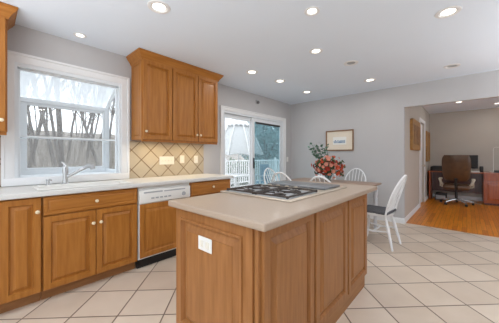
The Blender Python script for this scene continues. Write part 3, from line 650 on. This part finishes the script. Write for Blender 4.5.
MB().lathe([(.028, .12), (.028, .3), (.018, .3), (.018, .355), (.09, .36), (.09, .385)], seg=16).build('gas_column', M['black'], t)
for s_ in (-1, 1):
    a = MB().tube([(s_*.22, .05, .40), (s_*.31, .03, .44), (s_*.31, .03, .60)], [.02, .018, .016], 8).build('arm_support', M['pad'], t)
    MB().box(s_*.31-.035, s_*.31+.035, -.13, .16, .60, .64, .014, 3).build('armrest', M['pad'], t, ang=60)
    MB().tube([(s_*.31, -.12, .61), (s_*.285, -.19, .54), (s_*.22, -.17, .44)], [.03, .028, .02], 8).build('arm_brace', M['pad'], t)
for k in range(5):
    a = 2*PI*k/5+.3; c_, s_ = math.cos(a), math.sin(a)
    MB().tube([(0.02*c_, .02*s_, .12), (.16*c_, .16*s_, .11), (.32*c_, .32*s_, .075)], [.03, .024, .016], 8).build('base_leg', M['chrome'], t)
    MB().lathe([(.008, -.026), (.026, -.024), (.028, 0), (.026, .024), (.008, .026)], (.32*c_, .32*s_, .029), 14, 'x').build('caster', M['black'], t)
# ------------------------------------------------------------ outside: yard, trees
m = MB(); rr = random.Random(3); NX, NY = 26, 30; g = []
for i in range(NX+1):
    row = []
    for j in range(NY+1):
        x = -3.4-70*(i/NX)**1.5; y = -25+100*j/NY; dist = math.hypot(x+3.4, max(0, y-5)*.6)
        row.append(m.bm.verts.new((x, y, -.9+max(0, -x-9)*.125+rr.uniform(-.1, .1)*min(1, (-x-3.4)/6))))
    g.append(row)
for i in range(NX):
    for j in range(NY): m.bm.faces.new((g[i][j], g[i+1][j], g[i+1][j+1], g[i][j+1]))
struct(m.build('ground', M['ground']))
def tree_mesh(seed, h, r0, lean=.05):
    rr = random.Random(seed); m = MB()
    def br(p, d, L, r, lv):
        n = 4; pts = [p]; q = p; dd = d
        for k in range(n):
            dd = (dd+Vector((rr.uniform(-1, 1), rr.uniform(-1, 1), rr.uniform(-.3, .6)))*(.07 if lv == 0 else .18)).normalized(); q = q+dd*L/n; pts.append(q)
        m.tube(pts, [r*(1-.62*k/n) for k in range(n+1)], 6 if lv == 0 else 4 if lv == 1 else 3, cap=False)
        if lv >= 3: return
        for k in range({0: 15, 1: 6, 2: 4}[lv]):
            f_ = rr.uniform(.28 if lv == 0 else .2, 1); i = min(n-1, int(f_*n)); pp = pts[i].lerp(pts[i+1], f_*n-i)
            a = rr.random()*2*PI; sd_ = Vector((math.cos(a), math.sin(a), 0)); nd = (dd*.9+sd_*rr.uniform(.5, 1)+Vector((0, 0, .25))).normalized()
            br(pp, nd, L*rr.uniform(.38, .58), r*(1-.62*f_)*.45, lv+1)
    br(Vector((0, 0, -.2)), Vector((rr.uniform(-lean, lean), rr.uniform(-lean, lean), 1)).normalized(), h, r0, 0)
    return m
protos = [tree_mesh(s, 12, .095, .25) for s in (1, 2, 3, 4)]
pro = None; rr = random.Random(11); meshes = []
def gz(x): return -.9+max(0, -x-9)*.125
kinds = ['leaning bare tree with forked trunk', 'straight bare tree with slender branches', 'bare tree with crooked grey trunk', 'bare tree with thick low limbs']
k = 0
for i in range(40):
    D = 10+i*.85; ang = rr.uniform(-.02, .36) if i % 4 else rr.uniform(.05, .3); x = -3.4-D; y = .15+(-x)*ang
    if i < 4: o = protos[i].build('bare_tree', M['bark'], None, smooth=True, ang=80); meshes.append(o)
    else: o = meshes[i % 4].copy(); C.objects.link(o)
    o.location = (x, y, gz(x)); o.rotation_euler = (0, 0, rr.random()*6.28); s_ = rr.uniform(.75, 1.25); o.scale = (s_, s_, s_)
    tag(o, ('leafless grey tree among the near row outside the sink window' if i < 12 else 'leafless grey tree far back in the woods outside the sink window'), 'tree', 'near bare trees outside the sink window' if i < 12 else 'far bare trees outside the sink window')
m = MB(); rr = random.Random(77)
for i in range(5200):
    x = -11-45*rr.random()**1.3; y = .1+(-x)*rr.uniform(-.12, .5); L_ = rr.uniform(.5, 2.2); a, b = rr.uniform(-.5, .5)*L_*.5, rr.uniform(-.5, .5)*L_*.5; z = gz(x)-.1; w_ = rr.uniform(.008, .022)
    m.bm.faces.new([m.bm.verts.new(q) for q in ((x, y-w_, z), (x, y+w_, z), (x+a, y+b, z+L_))])
tag(m.build('undergrowth', M['ground'], None, smooth=False), 'tangle of leafless grey undergrowth on the wooded slope outside the sink window', 'brush', None, 'stuff')
def bushy(name, c, rx, rz, n, m, label, cat, seed, leaf=.12, group=None, trunk=None):
    rr = random.Random(seed); t = thing(name, label, cat, c, 0, group); b = MB()
    for i in range(n):
        a, z, q = rr.random()*2*PI, rr.uniform(-1, 1), rr.random()**.4; s_ = math.sqrt(1-z*z)
        p = Vector((rx*q*s_*math.cos(a), rx*q*s_*math.sin(a), rz+rz*q*z)); u = Vector((rr.uniform(-1, 1), rr.uniform(-1, 1), rr.uniform(-1, 1))).normalized()*leaf; v = u.cross(Vector((rr.uniform(-1, 1), rr.uniform(-1, 1), rr.uniform(-1, 1)))).normalized()*leaf*.6
        b.quad(p-u, p+v, p+u, p-v)
    b.build('foliage', m, t, (0, 0, trunk or 0), smooth=False)
    s2 = MB(); s2.tube([(0, 0, -.1), (.02, .03, rz*.8+(trunk or 0))], [.03+rx*.018, .02], 6)
    for k in range(6):
        a = k*1.05; s2.tube([(.01, .01, (trunk or 0)+rz*.25), (rx*.35*math.cos(a), rx*.35*math.sin(a), (trunk or 0)+rz*.8), (rx*.7*math.cos(a), rx*.7*math.sin(a), (trunk or 0)+rz*1.3)], [.02+rx*.01, .015+rx*.006, .01], 5)
    s2.build('branches', M['dbark'], t); return t
# deck, railing and furniture beyond the slider
DZ = -.06
struct(MB().box(-7.2, WX-.092, 2.4, 11.5, -.16, DZ).build('trim_deck_floor', M['deck'], smooth=False))
def rail(p0, p1, label):
    p0, p1 = Vector(p0), Vector(p1); t = thing('deck_railing', label, 'railing', (p0.x, p0.y, DZ)); d_ = p1-p0; L_ = d_.length; a = math.atan2(d_.y, d_.x); t.rotation_euler = (0, 0, a)
    MB().box(0, L_, -.04, .04, 1.03, 1.08, .005).build('top_rail', M['trim'], t); MB().box(0, L_, -.025, .025, .12, .17, .004).build('bottom_rail', M['trim'], t)
    n = max(2, round(L_/1.6)+1)
    for i in range(n): x = L_*i/(n-1); m = MB(); m.box(x-.05, x+.05, -.05, .05, 0, 1.14, .006); m.lathe([(.065, 1.14), (.065, 1.16), (.02, 1.2), (.001, 1.2)], (x, 0, 0), 4); m.build('post', M['trim'], t)
    m = MB(); x = .12
    while x < L_-.05: m.box(x-.016, x+.016, -.016, .016, .17, 1.03); x += .125
    m.build('balusters', M['trim'], t, smooth=False)
rail((-7.1, 3.0), (-7.1, 11.4), 'white deck railing along the outer side beyond the patio door')
rail((-6.85, 11.45), (-3.4, 11.45), 'white deck railing across the far end of the deck')
# umbrella, half open over the outdoor table
t = thing('patio_umbrella', 'off-white half-open patio umbrella standing on the deck outside', 'umbrella', (-5.05, 5.08, DZ), R(22.5))
MB().tube([(0, 0, .05), (0, 0, 2.5)], .02, 10).build('pole', M['trim'], t); MB().lathe([(.24, 0), (.24, .05), (.06, .08), (.04, .2)], seg=20).build('base', M['dwgrey'], t)
m = MB(); N = 48
prof = [(.05, 2.44), (.26, 2.2), (.52, 1.75), (.74, 1.28)]
rows = []
for r_, z_ in prof: rows.append([m.bm.verts.new((r_*(1-.07*abs(math.sin(4*2*PI*k/N))*(z_ < 2.5))*math.cos(2*PI*k/N), r_*(1-.07*abs(math.sin(4*2*PI*k/N)))*math.sin(2*PI*k/N), z_+(0 if r_ < .7 else .05*abs(math.sin(4*2*PI*k/N))))) for k in range(N)])
for a, b in zip(rows, rows[1:]):
    for k in range(N): m.bm.faces.new((a[k], a[(k+1) % N], b[(k+1) % N], b[k]))
m.build('canopy', M['canvas'], t)
m = MB(); rows = []
for r_, z_ in ((.04, 2.52), (.33, 2.2), (.35, 2.12)): rows.append([m.bm.verts.new((r_*math.cos(2*PI*k/N), r_*math.sin(2*PI*k/N), z_+(0 if r_ < .34 else .05*abs(math.sin(8*2*PI*k/N))))) for k in range(N)])
for a, b in zip(rows, rows[1:]):
    for k in range(N): m.bm.faces.new((a[k], a[(k+1) % N], b[(k+1) % N], b[k]))
m.build('scalloped_vent', M['trim'], t)
for k in range(8):
    a = 2*PI*k/8; MB().tube([(.05*math.cos(a), .05*math.sin(a), 2.46), (.285*math.cos(a), .285*math.sin(a), 2.215), (.545*math.cos(a), .545*math.sin(a), 1.765), (.765*math.cos(a), .765*math.sin(a), 1.285)], .02, 6).build('rib', M['trim'], t)
t = thing('patio_table', 'white slatted patio table on the deck outside the left door panel', 'table', (-4.75, 4.65, DZ))
m = MB(); [m.box(-.45, .45, -.45+.1*k, -.37+.1*k, .72, .745, .004) for k in range(9)]; m.box(-.4, .4, -.4, -.36, .66, .72); m.box(-.4, .4, .36, .4, .66, .72); m.build('top', M['trim'], t)
for a in (-.38, .38):
    for b in (-.38, .38): MB().box(a-.03, a+.03, b-.03, b+.03, 0, .66, .004).build('leg', M['trim'], t)
def patio_chair(loc, rz, label, m_):
    t = thing('patio_chair', label, 'chair', loc, rz)
    for a, b in ((-.25, -.22), (-.25, .22), (.25, -.22), (.25, .22)): MB().box(a-.025, a+.025, b-.025, b+.025, 0, .62 if a > 0 else .98, .004).build('leg', M['trim'], t)
    mm = MB(); [mm.box(-.25, .27, -.22+.075*k, -.16+.075*k, .40, .42, .003) for k in range(6)]; mm.build('seat', m_, t)
    mm = MB(); [mm.box(-.26, -.24, -.19+.08*k, -.13+.08*k, .45, .93, .003) for k in range(5)]; mm.box(-.265, -.235, -.22, .22, .9, .98, .004); mm.build('backrest', m_, t)
    for b in (-.245, .245): MB().box(-.25, .28, b-.03, b+.03, .62, .645, .004).build('armrest', M['trim'], t)
patio_chair((-4.35, 3.85, DZ), 1.2, 'white slatted patio chair nearest the glass of the left door panel', M['trim'])
patio_chair((-5.0, 6.0, DZ), -1.6, 'blue-grey patio chair seen through the tinted right door panel', M['bluef'])
patio_chair((-4.5, 7.1, DZ), -1.2, 'blue-grey patio chair farther along the deck behind the other', M['bluef'])
for i, (x, y, rx, rz_, l) in enumerate(((-8.0, 7.7, .75, .85, 'round green shrub behind the deck railing, left of the two'), (-8.4, 9.2, .7, .85, 'round green shrub behind the deck railing, right of the two'))):
    bushy('garden_shrub', (x, y, -.9), rx, rz_*1.2, 900, M['leafg'], l, 'shrub', 20+i, .07)
bushy('evergreen_tree', (-8.64, 10.93, -.9), 1.7, 2.0, 1800, M['leafb'], 'blue-green spreading tree seen through the tinted right door panel', 'tree', 31, .11, None, 1.2)
bushy('evergreen_tree', (-11.5, 14.4, -.9), 2.2, 2.4, 1500, M['leafb'], 'blue-green tree farther back behind the spreading one', 'tree', 32, .14, None, 1.0)
